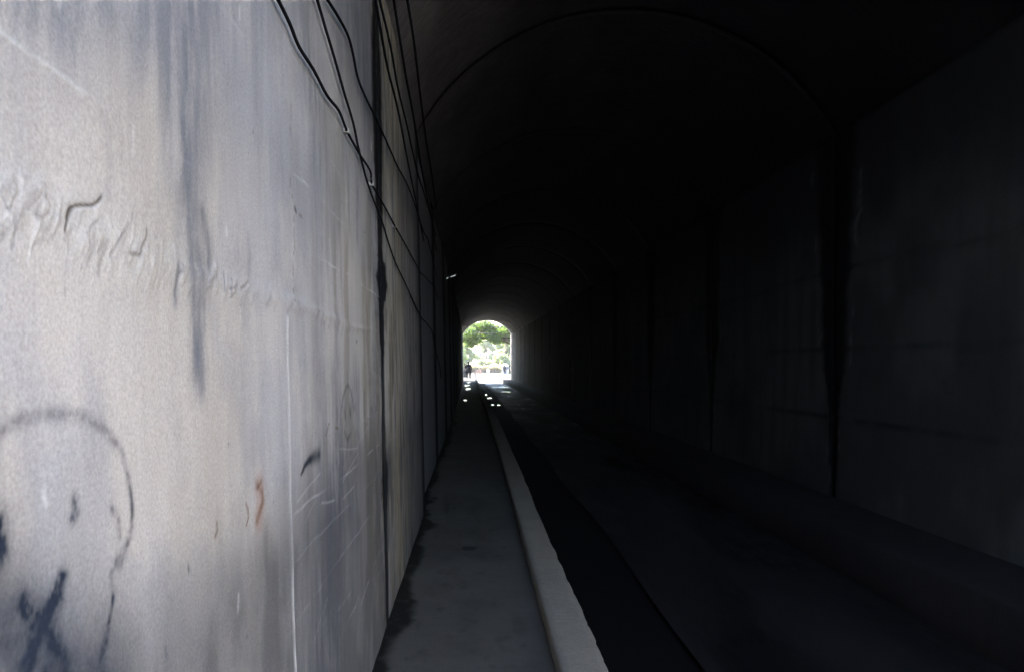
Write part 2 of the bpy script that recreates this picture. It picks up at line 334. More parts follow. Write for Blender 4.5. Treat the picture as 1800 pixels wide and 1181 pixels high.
    half = half * (.72 + .5 * fbm(Y * 0 + 3, Z * 9, 91)) + .07 * (fbm(Y * 9, Z * 30, 93, 5) - .5)
    mix(np.array((.09, .09, .1)), .6 * sstep(2.6, .9, np.abs(Y - 4.95) / half) * sstep(.3, .7, fbm(Y * 16, Z * 1.2, 95)))
    far2 = sstep(4.2, 5.2, Y); mix(np.array((.03, .03, .034)), far2 * .6 * sstep(.46, .66, fbm(Y * 15, Z * 3.2, 96, 5))); mix(np.array((.34, .30, .23)), far2 * .55 * sstep(.52, .7, fbm(Y * 22, Z * 4.5, 98, 4)) * sstep(8.6, 6.2, Y)); mix(np.array((.10, .095, .095)), .6 * sstep(5.6, 7.6, Y + .5 * fbm(Y, Z * 2, 94))); mix(np.array((.17, .175, .19)), .75 * sstep(8.82, 8.84, Y))
    mix(np.array((.36, .31, .21)), .6 * np.exp(-((Y - 5.9) / .7) ** 2) * sstep(.35, .65, fbm(Y * 14, Z * 1.6, 97, 5)))
    half = np.maximum(half, .085)
    mix(np.array((.005, .005, .006)), np.interp(Z, [0, .6, .9, 1.0, 1.5, 1.7], [.94, .95, .97, .93, .93, .985]) * sstep(1.18, .8, np.abs(Y - 4.95 - .06 * (Z > 2.0) * (Z < 2.25)) / half))
    for j in JOINTS_L[1:]:
        mix(C_BLACK * .5, .97 * np.exp(-((Y - j) / (.22 + .025 * j)) ** 4))
    H += .010 * (fbm(Y * 1.3, Z * 1.3, 99, 3) - .5) + .0035 * (fbm(Y * 9, Z * 7, 101, 4) - .5)
    return col, H
RNG2 = np.random.RandomState(12)

def right_field(Y, Z):
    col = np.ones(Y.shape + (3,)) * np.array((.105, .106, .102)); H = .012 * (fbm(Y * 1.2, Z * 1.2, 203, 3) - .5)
    def mix(c, a): nonlocal col; a = np.clip(a, 0, 1)[..., None]; col = col * (1 - a) + c * a
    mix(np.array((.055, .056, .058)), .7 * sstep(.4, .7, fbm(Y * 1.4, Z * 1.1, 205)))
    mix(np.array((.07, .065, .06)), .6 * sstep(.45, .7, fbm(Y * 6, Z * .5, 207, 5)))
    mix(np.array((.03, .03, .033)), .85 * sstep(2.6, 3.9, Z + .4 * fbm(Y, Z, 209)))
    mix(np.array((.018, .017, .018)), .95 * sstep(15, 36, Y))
    for k, j in enumerate(JOINTS_R):
        half = np.interp(Z, [.1, .5, 1.1, 1.6, 2.4, 3.4, 4.2], [.06, .08, .12, .24, .34, .34, .5]) * (.7 + .6 * fbm(Z * 0 + k * 7.1, Z * 3, 211)) + .06 * (fbm(Y * 8, Z * 12, 213) - .5)
        mix(np.array((.004, .004, .005)), .96 * sstep(1.3, .8, np.abs(Y - j) / half))
        mix(np.array((.3, .3, .3)), .35 * np.exp(-((np.abs(Y - j) / half - 1.45) / .08) ** 2) * sstep(.5, .65, fbm(Y * 5, Z * 4, 215)))
    for zz in (1.0, 1.75, 2.6):
        k = np.exp(-((Z - zz - .05 * (fbm(Y * .8, Y * 0, 217) - .5)) / .02) ** 2); mix(np.array((.015, .015, .018)), .7 * k * sstep(.3, .55, fbm(Y * 2, Z, 219))); H -= .01 * k
    return col, H

def grid_faces(n, m):
    i = np.arange(n - 1)[:, None] * m + np.arange(m - 1)[None, :]
    return np.stack([i, i + 1, i + m + 1, i + m], -1).reshape(-1, 4)
tunnel = empty('tunnel', (1.7, Y_NEAR, 0), 'long narrow concrete road tunnel with stained walls and an arched far mouth', 'tunnel')
def add_panel(side, ys, zs, setb, parent=tunnel, field=None, lab=None):
    Y, Z = np.meshgrid(ys, zs, indexing='ij')
    col, H = field(Y, Z)
    if side < 0: X = xl(Y, Z, setb) + H
    else: X = xr(Y, Z, setb) - H
    n, m = Y.shape
    pad = lambda A: np.pad(A, ((1, 1), (1, 1), (0, 0)) if A.ndim == 3 else 1, mode='edge')
    X, Y, Z, col = pad(X), pad(Y), pad(Z), pad(col)
    edge = np.ones(X.shape, bool); edge[1:-1, 1:-1] = False
    X = X + np.where(edge, side * .16, 0)
    f = grid_faces(n + 2, m + 2)
    if side > 0: f = f[:, ::-1]
    ef = edge.ravel()[f].any(1)
    V = np.stack([X, Y, Z], -1).reshape(-1, 3) - np.array(parent.location)
    o = mesh_obj('wall_panel', V, np.ascontiguousarray(f), M_wall, parent, ~ef, col.reshape(-1, 3))
    if lab: o['label'] = lab
    return o
# nearest left panel: fine mesh carrying the plaster relief, graffiti and stains
ya = np.concatenate([np.linspace(-1.2, .7, 60)[:-1], (BASE_L * F) / np.linspace(BASE_L * F / .7, BASE_L * F / 4.9, 560)])
za = np.concatenate([np.linspace(-.35, .8, 130)[:-1], np.linspace(.8, 2.15, 360)[:-1], np.linspace(2.15, 4.15, 260)])
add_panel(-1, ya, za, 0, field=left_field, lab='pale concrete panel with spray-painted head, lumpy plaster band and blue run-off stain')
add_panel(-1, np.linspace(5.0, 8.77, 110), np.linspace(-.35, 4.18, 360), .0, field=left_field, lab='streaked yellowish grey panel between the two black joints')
jl = JOINTS_L + [Y_FAR]
for a, b in zip(jl[1:-1], jl[2:]):
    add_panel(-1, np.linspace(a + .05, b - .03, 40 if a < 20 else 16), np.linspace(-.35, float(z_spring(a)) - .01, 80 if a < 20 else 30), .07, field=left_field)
jr = [.0] + JOINTS_R + [Y_FAR]
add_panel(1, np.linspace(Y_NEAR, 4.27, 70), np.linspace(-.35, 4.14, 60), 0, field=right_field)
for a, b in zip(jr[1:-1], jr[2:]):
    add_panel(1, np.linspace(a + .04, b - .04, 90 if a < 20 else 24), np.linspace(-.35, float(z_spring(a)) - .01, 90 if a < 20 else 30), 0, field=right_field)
# vault rings
def arc(y, n=56, off=0.0, setb=0.0):
    zs = float(z_spring(y)); a = float(xl(y, zs, setb)); b = float(xr(y, zs)); h = (b - a) / 2; r = float(rise(y)); R = (h * h + r * r) / (2 * r)
    th = math.asin(h / R); c = ((a + b) / 2, zs + r - R)
    return [(c[0] + (R + off) * math.sin(t), c[1] + (R + off) * math.cos(t)) for t in np.linspace(-th, th, n)]
jv = [Y_NEAR] + JOINTS_R + [Y_FAR]
for i, (a, b) in enumerate(zip(jv[:-1], jv[1:])):
    ys = np.linspace(a + .010, b - .010, 46 if a < 14 else 12); n = 90 if a < 14 else 50; rows = []
    for k in [0] + list(range(len(ys))) + [len(ys) - 1]:
        rows.append(arc(ys[k], n, 0, .0 if a < 8 else .05))
    P = np.array(rows); Yg = np.array([ys[0]] + list(ys) + [ys[-1]])[:, None] * np.ones(n)
    U = np.linspace(0, 5.6, n)[None, :] * np.ones_like(Yg)
    H = .016 * (fbm(Yg * 1.1, U * 1.3, 301, 4) - .5) + .006 * (fbm(Yg * .8, U * 14, 303, 2) - .5)
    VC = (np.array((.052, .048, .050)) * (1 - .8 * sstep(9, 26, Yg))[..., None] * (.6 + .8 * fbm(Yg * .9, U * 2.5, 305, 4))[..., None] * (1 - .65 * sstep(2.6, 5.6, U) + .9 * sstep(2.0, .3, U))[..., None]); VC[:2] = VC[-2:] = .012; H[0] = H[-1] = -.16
    th = np.linspace(-1, 1, n)[None, :]; P[..., 0] -= np.sin(th) * H; P[..., 1] -= np.cos(th) * H
    V = np.stack([P[..., 0], Yg, P[..., 1]], -1).reshape(-1, 3) - np.array(tunnel.location)
    f = grid_faces(len(rows), n)[:, ::-1]; r_ = f.max(1) // n; sm = (r_ > 1) & (r_ < len(rows) - 1)
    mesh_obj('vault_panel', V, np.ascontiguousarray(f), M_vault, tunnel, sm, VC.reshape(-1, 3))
# outer shell behind the panels (closes every joint)
def profile(y, off): 
    a = arc(y, 24, off); return [(a[0][0] , -.6)] + a + [(a[-1][0], -.6)]
ysh = np.linspace(Y_NEAR, Y_FAR, 40); rows = [[(x, y, z) for x, z in profile(y, .13)] for y in ysh]
rows2 = [[(x, y, z) for x, z in profile(y, .5)] for y in ysh]
m = len(rows[0]); V = np.array(rows).reshape(-1, 3); V2 = np.array(rows2).reshape(-1, 3); f = grid_faces(len(rows), m); 
mesh_obj('backing_shell', np.concatenate([V, V2]) - np.array(tunnel.location), np.concatenate([f[:, ::-1], f + len(V)]), M_shell, tunnel, True)
# headwalls at both mouths
M_head = concrete('headwall_concrete', (.3, .29, .27))
def headwall(y, th, x0, x1, top, label):
    mb = MB(); a = profile(y, .0); a[0] = (a[0][0] , -.6); pts = [(x, z) for x, z in a]
    for yy0, yy1 in ((y, y + th),):
        for (p, q) in zip(pts[:-1], pts[1:]):
            if abs(p[0] - q[0]) < .02: continue
            mb.add([(p[0], yy0, p[1]), (q[0], yy0, q[1]), (q[0], yy0, top), (p[0], yy0, top), (p[0], yy1, p[1]), (q[0], yy1, q[1]), (q[0], yy1, top), (p[0], yy1, top)],
                   [(0, 1, 2, 3), (5, 4, 7, 6), (0, 4, 5, 1), (3, 2, 6, 7)])
        mb.box(x0, pts[0][0], yy0, yy1, -.6, top); mb.box(pts[-1][0], x1, yy0, yy1, -.6, top)
    mb.box(x0 - .1, x1 + .1, y - .06, y + th + .06, top + .002, top + .35)
    return tag(mb.build('portal_wall', M_head), label, 'wall')
headwall(Y_FAR + .01, .7, -26, 28, 7.2, 'concrete headwall around the bright far mouth of the tunnel')
headwall(Y_NEAR - .42, .6, -26, 28, 7.2, 'concrete headwall round the near tunnel mouth behind the viewer')

# unseen walls added behind the viewer: left one blocks light, right one bounces it
mb = MB(); mb.box(-1.3, -.56, -22, -1.21, -.5, 6.6); mb.box(-1.36, -.50, -22.1, -1.2, 6.602, 6.85)
tag(mb.build('light_block_wall', M_head), 'tall unseen concrete wall added behind the viewer to block light from the left', 'wall')
mb = MB(); mb.box(9.5, 10, -30, -.6, -.5, 6.5); mb.box(9.44, 10.06, -30.1, -.55, 6.502, 6.7)
tag(mb.build('light_bounce_wall', concrete('pale_plaster', (.68, .66, .63))), 'pale unseen wall added behind the viewer to bounce sunlight onto the left side', 'wall')

# ------------------------------------------------------------------ ground, pavement, kerb, road
ky = [Y_NEAR - 40, 0, 4, 7.6, 11.2, 17.7, 25, 77, 150]
kin = [.43, .43, .432, .44, .445, .445, .44, .50 - .36, .1]; kout = [.68, .69, .686, .678, .69, .71, .72, .66 - .30, .3]
def kin_f(y): return np.interp(y, ky, kin)
def kout_f(y): return np.interp(y, ky, kout)
# pavement with damp patches along the wall foot
ys = np.concatenate([np.linspace(-12, 2.5, 40)[:-1], np.linspace(2.5, 12, 420)[:-1], np.linspace(12, 30, 120)[:-1], np.linspace(30, 150, 60)]); us = np.linspace(0, 1, 110)
Y, Uu = np.meshgrid(ys, us, indexing='ij'); xa = np.where(Y > Y_NEAR, xl(Y, 0, .12), -1.2); xb = kin_f(Y) + .03; X = xa + (xb - xa) * Uu
Zp = .006 * (fbm(X * 2, Y * 1.2, 401) - .5) - .004 * np.exp(-((X + .3) / .12) ** 2)
colr = np.ones(Y.shape + (3,)) * np.array((.085, .085, .088))
def pm(c, a):
    global colr
    a = np.clip(a, 0, 1)[..., None]; colr = colr * (1 - a) + np.array(c) * a
pm((.062, .062, .066), .6 * sstep(.4, .7, fbm(X * 3, Y * 1.6, 403)))
dist = X + .53 - np.where(Y > 8.8, -.07, 0)
reach = (.055 + .10 * sstep(.35, .75, fbm(Y * 1.5 + 4, Y * 0, 405, 2)) + .11 * (fbm(Y * 6, X * 6, 407, 5) - .42)) * sstep(2.5, 4, Y)
pm((.010, .009, .009), .93 * sstep(.035, -.03, dist - reach * .85 + .03 * (fbm(Y * 25, X * 25, 408) - .5)))
def floor_pt(px, py, z=0): d = (EYE - z) * F / (py - CY); return ((px - CX) * d / F, d)
for (px, py, rx, ry, a) in [(825, 963, .075, .09, .75), (862, 931, .03, .07, .4), (775, 872, .06, .3, .0), (764, 875, .05, .12, .8), (912, 1100, .05, .2, .25)]:
    fx, fy = floor_pt(px, py); r = np.hypot((X - fx) / rx, (Y - fy) / ry) + .5 * (fbm(X * 30, Y * 12, 409) - .5); pm((.022, .022, .025), a * sstep(1.15, .6, r))
pm((.05, .05, .052), .5 * sstep(.6, .8, fbm(X * 14, Y * 9, 411)) )
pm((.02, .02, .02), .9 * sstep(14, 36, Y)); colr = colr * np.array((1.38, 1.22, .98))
f = grid_faces(len(ys), len(us))[:, ::-1]
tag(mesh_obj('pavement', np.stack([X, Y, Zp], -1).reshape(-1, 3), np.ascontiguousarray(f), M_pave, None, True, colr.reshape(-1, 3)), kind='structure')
# kerb, worn uneven outer edge
ys = np.concatenate([np.linspace(-12, 2.5, 30)[:-1], np.linspace(2.5, 16, 300)[:-1], np.linspace(16, 150, 200)])
e1 = .010 * (fbm(ys * 3, ys * 0, 421, 4) - .5) ; e2 = .022 * (fbm(ys * 2.2, ys * 0, 423, 5) - .5) + .016 * (fbm(ys * 14, ys * 0, 425, 2) - .5)
h = .075 + .008 * (fbm(ys * 2, ys * 0, 427) - .5); nK = len(ys); rows = []
A = kin_f(ys) + e1; B = kout_f(ys) + e2
prof = [(A, 0 * ys - .03), (A + .004, h * .8), (A + .02, h)] + [(A + .02 + (B - A - .04) * t, h + .005 * (fbm(ys * 9, ys * 0 + t * 6, 429) - .5)) for t in (.2, .4, .6, .8)] + [(B - .018, h), (B - .003, h * .6), (B + .002, 0 * ys - .35)]
P = np.stack([np.stack([x, ys, z], -1) for x, z in prof], 1)
f = grid_faces(nK, len(prof))[:, ::-1]
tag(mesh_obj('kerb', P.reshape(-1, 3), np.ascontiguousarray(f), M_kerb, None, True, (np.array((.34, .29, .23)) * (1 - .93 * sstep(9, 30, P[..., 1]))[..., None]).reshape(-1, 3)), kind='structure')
# gutter and carriageway
def strip(name, xa, xb, z, mat, ys, nx=14, amp=.01, seed=0, sides=False, colf=None):
    Y, U = np.meshgrid(ys, np.linspace(0, 1, nx), indexing='ij'); X = xa(Y) + (xb(Y) - xa(Y)) * U
    Zz = z + amp * (fbm(X * 1.2, Y * .8, seed) - .5)
    if sides: Zz[:, 0] -= .4; X[:, 0] = X[:, 1] - .002
    return tag(mesh_obj(name, np.stack([X, Y, Zz], -1).reshape(-1, 3), np.ascontiguousarray(grid_faces(len(ys), nx)[:, ::-1]), mat, None, not sides, None if colf is None else colf(X, Y).reshape(-1, 3)), kind='structure')
def light_spill(X, Y):      # daylight spilling in at the far mouth, painted as a paler streak in the tint
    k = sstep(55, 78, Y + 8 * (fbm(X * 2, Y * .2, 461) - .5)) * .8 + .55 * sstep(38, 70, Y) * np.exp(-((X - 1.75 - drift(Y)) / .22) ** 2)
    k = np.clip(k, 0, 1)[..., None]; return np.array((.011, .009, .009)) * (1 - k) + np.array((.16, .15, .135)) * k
yr = np.concatenate([np.linspace(-12, 20, 220)[:-1], np.linspace(20, Y_FAR + .6, 200)])
strip('gutter', lambda y: kout_f(y) - .06, lambda y: 1.42 + drift(y) + .03 * np.sin(y * .9), -.215, M_gutter, yr, 10, .01, 441)
strip('road', lambda y: 1.38 + drift(y) + .03 * np.sin(y * .9), lambda y: 3.14 + drift(y), -.19, M_road, yr, 40, .02, 443, False, light_spill)
strip('side_ledge', lambda y: 3.08 + drift(y) + .02 * np.sin(y * 1.7), lambda y: 4.08 + drift(y), .14, M_ledge, yr, 10, .02, 445, True)
M_out = concrete('sunlit_concrete_road', (.17, .165, .155)); M_out2 = concrete('approach_concrete', (.32, .31, .29)); M_soil = plain('dry_ground', (.14, .13, .08), .95, var=.35, scale=2)
tag(mesh_obj('road', [(-3, Y_FAR + .6, -.2), (9, Y_FAR + .6, -.2), (11, 230, -.2), (-3.5, 230, -.2)], [(0, 1, 2, 3)], M_out), kind='structure')
tag(mesh_obj('road', [(-1.3, -60, -.21), (9, -60, -.21), (9, -12, -.21), (-1.3, -12, -.21)], [(0, 1, 2, 3)], M_out2), kind='structure')
tag(mesh_obj('ground', [(-300, -120, -.45), (300, -120, -.45), (300, 420, -.45), (-300, 420, -.45)], [(0, 1, 2, 3)], M_soil), kind='structure')
M_pud, nt, p = nmat('still_water'); p.inputs['Base Color'].default_value = (.01, .01, .01, 1); p.inputs['Roughness'].default_value = .12; p.inputs['IOR'].default_value = 1.33
for (px, py, w, l, z) in [(818, 703, .07, .6, .004), (823, 683, .16, 2.2, .004), (821, 677, .2, 2.4, .004), (824, 671.5, .2, 2.6, .004), (854, 693.5, .10, .9, -.200), (860, 699, .13, .8, -.200), (866, 711, .05, .4, -.200), (877, 711.5, .07, .4, -.172), (893, 680.5, .5, 1.4, -.170), (890, 688, .35, .7, -.170)]:
    fx, fy = floor_pt(px, py, z); n = 28
    rr = [1 + .35 * (vnoise(np.array([k * .5]), np.array([px * .1]), 5)[0] - .5) * 2 for k in range(n)]
    o = mesh_obj('puddle', [(fx + w * rr[k] * math.cos(6.283 * k / n), fy + l * rr[k] * math.sin(6.283 * k / n), z) for k in range(n)], [tuple(range(n))], M_pud)
    tag(o, kind='structure')
mb = MB()
# hill over the tunnel
Y, X = np.meshgrid(np.linspace(Y_NEAR + .02, Y_FAR - .02, 40), np.linspace(-26, 28, 40), indexing='ij')
Zh = 7.0 + 5 * np.sin(np.pi * (Y - Y_NEAR) / (Y_FAR - Y_NEAR)) + 1.2 * (fbm(X * .2, Y * .2, 451) - .5)
Zh = np.where((np.abs(X - 1) > 25), -.5, Zh)
tag(mesh_obj('hill', np.stack([X, Y, Zh], -1).reshape(-1, 3), np.ascontiguousarray(grid_faces(40, 40)[:, ::-1]), plain('grassy_soil', (.06, .08, .03), .95, var=.4, scale=1.5), None, True), kind='structure')

# ------------------------------------------------------------------ cables
def cable(px_pts, r, label, zc=None, off=.012, back=None, dx=0, clips=()):
    P = []
    for q in smooth_poly(px_pts, 4):
        if zc is None:
            d, z = wall_pt(q[0], q[1], .0 if q[0] < 742 else .03); sb = 0
            P.append((float(xl(d, z)) + off + r, d, z))
        else:
            d = (zc - EYE) * F / (CY - q[1]); P.append(((q[0] - CX) * d / F, d, zc))
    a = Vector(P[0]); b = Vector(P[1]); t = (a - b).normalized()
    pre = [tuple(a + Vector((0, -1, .04)) * k) for k in (2.4, 1.6, .8)] if zc is None else [tuple(a + t * k) for k in (2.0, 1.0)]
    mb = MB(); mb.tube(pre + P, r, 8); o = mb.build('cable', M_cable, None, True)
    tag(o, label, 'cable', 'black cables slung along the left wall')
    for (cx, cy) in clips:
        d, z = wall_pt(cx, cy); x = float(xl(d, z)); c = MB(); c.box(x - .03, x + off + 2 * r + .003, d - .012, d + .012, z - .008, z + .009)
        c.build('cable_clip', M_clip, o)
    return o
cable([(478, 0), (499, 42), (516, 83), (542, 123), (567, 169), (588, 195), (603, 231), (624, 269), (645, 301), (648, 324), (669, 360), (690, 398), (715, 441), (742, 489), (757, 504), (764, 527)], .006,
      'leftmost black cable kinking down the pale wall, with pale clips', clips=[(603, 231), (648, 324), (690, 398)])
cable([(549, 0), (563, 47), (580, 102), (597, 161), (614, 216), (626, 271), (643, 331), (665, 386), (677, 424), (691, 463), (709, 499), (724, 532), (742, 567), (753, 582), (759, 613), (767, 638), (770, 664)], .006,
      'second black cable from the left, sagging lowest along the wall')
cable([(567, 0), (588, 32), (605, 64), (614, 97), (622, 136), (635, 169), (656, 210), (673, 246), (694, 292), (715, 331), (737, 394), (752, 445), (763, 492)], .0065,
      'third black cable from the left, bulging outward before it crosses the black joint')
cable([(660, 0), (671, 64), (682, 123), (699, 191), (715, 275), (732, 360), (745, 424)], .006, 'black cable beginning right at the top of the black joint, running down beside it', zc=3.0)
cable([(667, 0), (686, 80), (699, 153), (715, 220), (732, 297), (745, 339), (758, 386), (767, 441)], .0055, 'thin black cable just right of the one leaving the black joint', zc=3.05)
cable([(692, 0), (711, 119), (728, 212), (741, 297), (754, 364), (766, 415)], .006, 'straight black cable second from the right in the bundle', zc=3.1)
cable([(716, 0), (728, 76), (739, 169), (749, 246), (760, 314), (767, 369)], .006, 'rightmost straight black cable hanging against the dark vault', zc=3.15)
# pale lamp tubes high on the left haunch, far in
M_tube = plain('lit_tube', (.7, .7, .7), .4, emit=((.9, .95, 1), .028))
d = 20.0
def at(px, py, d): return ((px - CX) * d / F, d, EYE + (CY - py) * d / F)
lamp = empty('strip_lamp', at(791, 488, d), 'small dim strip lamp of two short tubes high on the left inside the dark tunnel', 'lamp')
L0 = Vector(lamp.location)
for a, b in (((781, 491.5), (788, 488.6)), ((792, 487.4), (801, 484))):
    mb = MB(); mb.tube([Vector(at(*a, d)) - L0, Vector(at(*b, d)) - L0], .011, 8); mb.build('tube', M_tube, lamp, True)
mb = MB(); p0 = Vector(at(779, 491, d)) - L0; p1 = Vector(at(803, 483, d)) - L0
mb.tube([p0 + Vector((0, 0, .03)), p1 + Vector((0, 0, .03))], .014, 6); mb.tube([p0 + Vector((0, 0, .03)), p0 + Vector((-.1, 0, .1))], .01, 6); mb.tube([p1 + Vector((0, 0, .03)), p1 + Vector((0, 0, 1.0))], .01, 6)
mb.build('bracket', M_cable, lamp)

# ------------------------------------------------------------------ outdoors beyond the far mouth
def leaf_mat(name, c, tr=.5):
    m, nt, p = nmat(name)
    nt.links.new(mul(nt, c, ramp(nt, noise_node(nt, 1.2, 4), [(.3, .6), (.7, 1.5)])), p.inputs['Base Color']); p.inputs['Roughness'].default_value = .6
    t = node(nt, 'ShaderNodeBsdfTranslucent'); t.inputs[0].default_value = (c[0] * 1.6, c[1] * 1.8, c[2] * .8, 1)
    mx = node(nt, 'ShaderNodeMixShader'); mx.inputs[0].default_value = tr
    nt.links.new(p.outputs[0], mx.inputs[1]); nt.links.new(t.outputs[0], mx.inputs[2]); nt.links.new(mx.outputs[0], nt.nodes['Material Output'].inputs[0])
    return m
L_near = leaf_mat('bright_leaves', (.06, .088, .028)); L_mid = leaf_mat('yellow_green_leaves', (.19, .205, .13)); L_far = leaf_mat('grey_green_leaves', (.17, .19, .14))
M_bark = plain('bark', (.05, .04, .03), .9, var=.3)
def tree(x, y, h, cr, mat, label, n=6000, leaf=.22, trunk_h=None, clumps=26, blobs=None):
    t = empty('broadleaf_tree', (x, y, -.45), label, 'tree', 'trees beyond the far mouth')
    th = trunk_h or h * .4; rs = np.random.RandomState(int(abs(x * 31 + y * 7)) + 1)
    mb = MB(); mb.tube([(0, 0, 0), (.1, 0, th * .5), (-.05, .1, th), (.1, 0, h * .8)], [.035 * h, .028 * h, .022 * h, .006 * h], 8)
    cen = []
    for k in range(clumps):
        a = rs.uniform(0, 6.28); q = rs.uniform(.2, 1) ** .6; zz = rs.uniform(0, 1); w = cr * (1 - .55 * abs(2 * zz - .8) ** 1.5)
        c = (math.cos(a) * q * w, math.sin(a) * q * w, th * .8 + (h - th * .8) * zz); cen.append(c)
    if blobs: cen += blobs
    for c in cen[::3] + (blobs or []): mb.tube([(0, 0, min(th, c[2] * .8)), (c[0] * .5, c[1] * .5, (th + c[2]) * .5), c], [.012 * h, .008 * h, .003 * h], 5)
    mb.build('trunk', M_bark, t, True)
    C_ = np.array(cen)[rs.randint(0, len(cen), n)]; R_ = cr * .26
    D = rs.normal(size=(n, 3)); D /= np.linalg.norm(D, axis=1)[:, None]; P = C_ + D * (rs.uniform(0, 1, n) ** .4)[:, None] * R_ * np.array([1.2, 1.2, .8])
    A = rs.normal(size=(n, 3)); A /= np.linalg.norm(A, axis=1)[:, None]; B = np.cross(A, rs.normal(size=(n, 3))); B /= np.linalg.norm(B, axis=1)[:, None]
    s = (leaf * rs.uniform(.6, 1.3, n))[:, None]
    V = np.stack([P - A * s, P + B * s * .45, P + A * s, P - B * s * .45], 1).reshape(-1, 3)
    mesh_obj('crown', V, np.arange(4 * n, dtype=np.int32).reshape(-1, 4), mat, t)
    return t
tree(6.6, 97, 9.5, 3.0, L_near, 'bright green tree right of the road, branches filling the top of the far mouth', 16000, .15, 5.4, 10,
     blobs=[(-7.6, 0, 5.3), (-7.0, -1, 5.9), (-6.2, 0, 5.2), (-6.6, 1, 6.5), (-5.4, 1, 5.9), (-4.7, 0, 5.6), (-4.2, 1, 6.4), (-3.4, 0, 5.7), (-6.9, 1, 4.7), (-3.0, 1, 5.2), (-5.2, 0, 6.8), (-3.9, 0, 5.1), (-2.6, 1, 6.3)])
tree(-3.6, 120, 6.8, 2.3, L_mid, 'yellow-green tree at the left side of the far mouth, beyond the dark figure', 9000, .15, .3, 30)
tree(-1.6, 150, 6.4, 2.4, L_mid, 'pale yellow-green tree in the middle distance left of the pale tower', 10000, .18, .3)
tree(6.0, 150, 8.6, 2.9, L_far, 'grey-green tree right of centre behind the kiosk', 12000, .2, .3, 40)
tree(9.6, 165, 8.5, 3.2, L_far, 'grey-green tree at the right edge of the far mouth', 8000, .22, 1.0)
tree(3.0, 185, 8.4, 3.0, L_far, 'distant pale green tree behind the scooter', 10000, .22, .3)
tree(-5.0, 200, 10, 4.4, L_far, 'distant taller tree behind the left yellow-green tree', 6000, .28, 1.5)
tree(12, 220, 12, 5.0, L_mid, 'distant broad tree at the back right of the street', 6000, .3, 1.5)
hd = empty('hedge', (3.6, 158, -.45), 'low pale hedge running across the end of the sunlit road', 'hedge')
rs = np.random.RandomState(3); n = 9000; P = np.stack([rs.uniform(-5.5, 5.5, n), rs.uniform(-.5, .5, n), rs.uniform(0, 1, n) ** .7 * (1.55 + .3 * np.sin(np.arange(n)))], -1)
A = rs.normal(size=(n, 3)); A /= np.linalg.norm(A, axis=1)[:, None]; B = np.cross(A, rs.normal(size=(n, 3))); B /= np.linalg.norm(B, axis=1)[:, None]
mesh_obj('foliage', np.stack([P - A * .15, P + B * .08, P + A * .15, P - B * .08], 1).reshape(-1, 3), np.arange(4 * n, dtype=np.int32).reshape(-1, 4), leaf_mat('dusty_hedge_leaves', (.24, .2, .17)), hd)
mb = MB()
for k in range(9):
    mb = MB(); mb.tube([(-5 + k * 1.25, 0, 0), (-4.9 + k * 1.25, .1, 1.2)], .04, 5); mb.build('stem', M_bark, hd)
# pale tower, low house, kiosk
M_pale = plain('pale_render', (.3, .3, .33), .8, var=.05); M_glass = plain('window_glass', (.05, .06, .07), .15)
tw = empty('tower_block', (2.8, 300, -.45), 'pale narrow tower rising between the far trees', 'tower')
mb = MB(); mb.box(-1.3, 1.3, -1.3, 1.3, 0, 9); mb.build('wall', M_pale, tw); mb = MB(); mb.box(-1.5, 1.5, -1.5, 1.5, 9.002, 9.35); mb.build('roof', M_pale, tw)
for k in range(4):
    mb = MB(); mb.box(-.4, .4, -1.33, -1.28, 1.2 + 2 * k, 2.3 + 2 * k); mb.build('window', M_glass, tw)
ks = empty('kiosk', (5.9, 146, -.45), 'small pale kiosk with an arched front under the grey-green trees', 'kiosk')
mb = MB(); mb.box(-.75, .75, 0, 1.2, 0, 1.9); mb.tube([(0, 0, 1.9), (0, 1.2, 1.9)], .75, 20); mb.build('wall', M_pale, ks)
mb = MB(); mb.box(-.3, .3, -.03, .02, .05, 1.7); mb.build('door', plain('grey_door', (.1, .1, .11), .6), ks)
ks.scale = (.8, .8, .85); ho = empty('low_house', (2.6, 178, -.45), 'low pinkish house with a pinkish tiled roof at the end of the street', 'house')
mb = MB(); mb.box(-2, 2, 0, 3, 0, 1.9); mb.build('wall', plain('pinkish_render', (.2, .15, .14), .85), ho)
mb = MB(); mb.add([(-2.3, -.3, 1.902), (2.3, -.3, 1.902), (2.3, 3.3, 1.902), (-2.3, 3.3, 1.902), (-1.2, 1.5, 2.8), (1.2, 1.5, 2.8)], [(0, 1, 5, 4), (2, 3, 4, 5), (1, 2, 5), (3, 0, 4), (3, 2, 1, 0)]); mb.build('roof', plain('clay_tile', (.5, .36, .33), .8), ho)
for k in (-1.2, 1.2):
    mb = MB(); mb.box(k - .3, k + .3, -.04, .01, .7, 1.4); mb.build('window', M_glass, ho)
ho.scale = (.5, .5, .62)
# parasol
pa = empty('parasol', (3.7, 140, -.2), 'small orange parasol standing beside the white scooter', 'parasol')
mb = MB(); mb.tube([(0, 0, 0), (0, 0, 2.1)], .03, 6); mb.build('pole', M_cable, pa)
mb = MB(); n = 8; mb.add([(.75 * math.cos(6.283 * k / n), .75 * math.sin(6.283 * k / n), 1.65) for k in range(n)] + [(0, 0, 2.15)], [(k, (k + 1) % n, n) for k in range(n)]); mb.build('canopy', plain('orange_cloth', (.75, .2, .08), .8), pa)
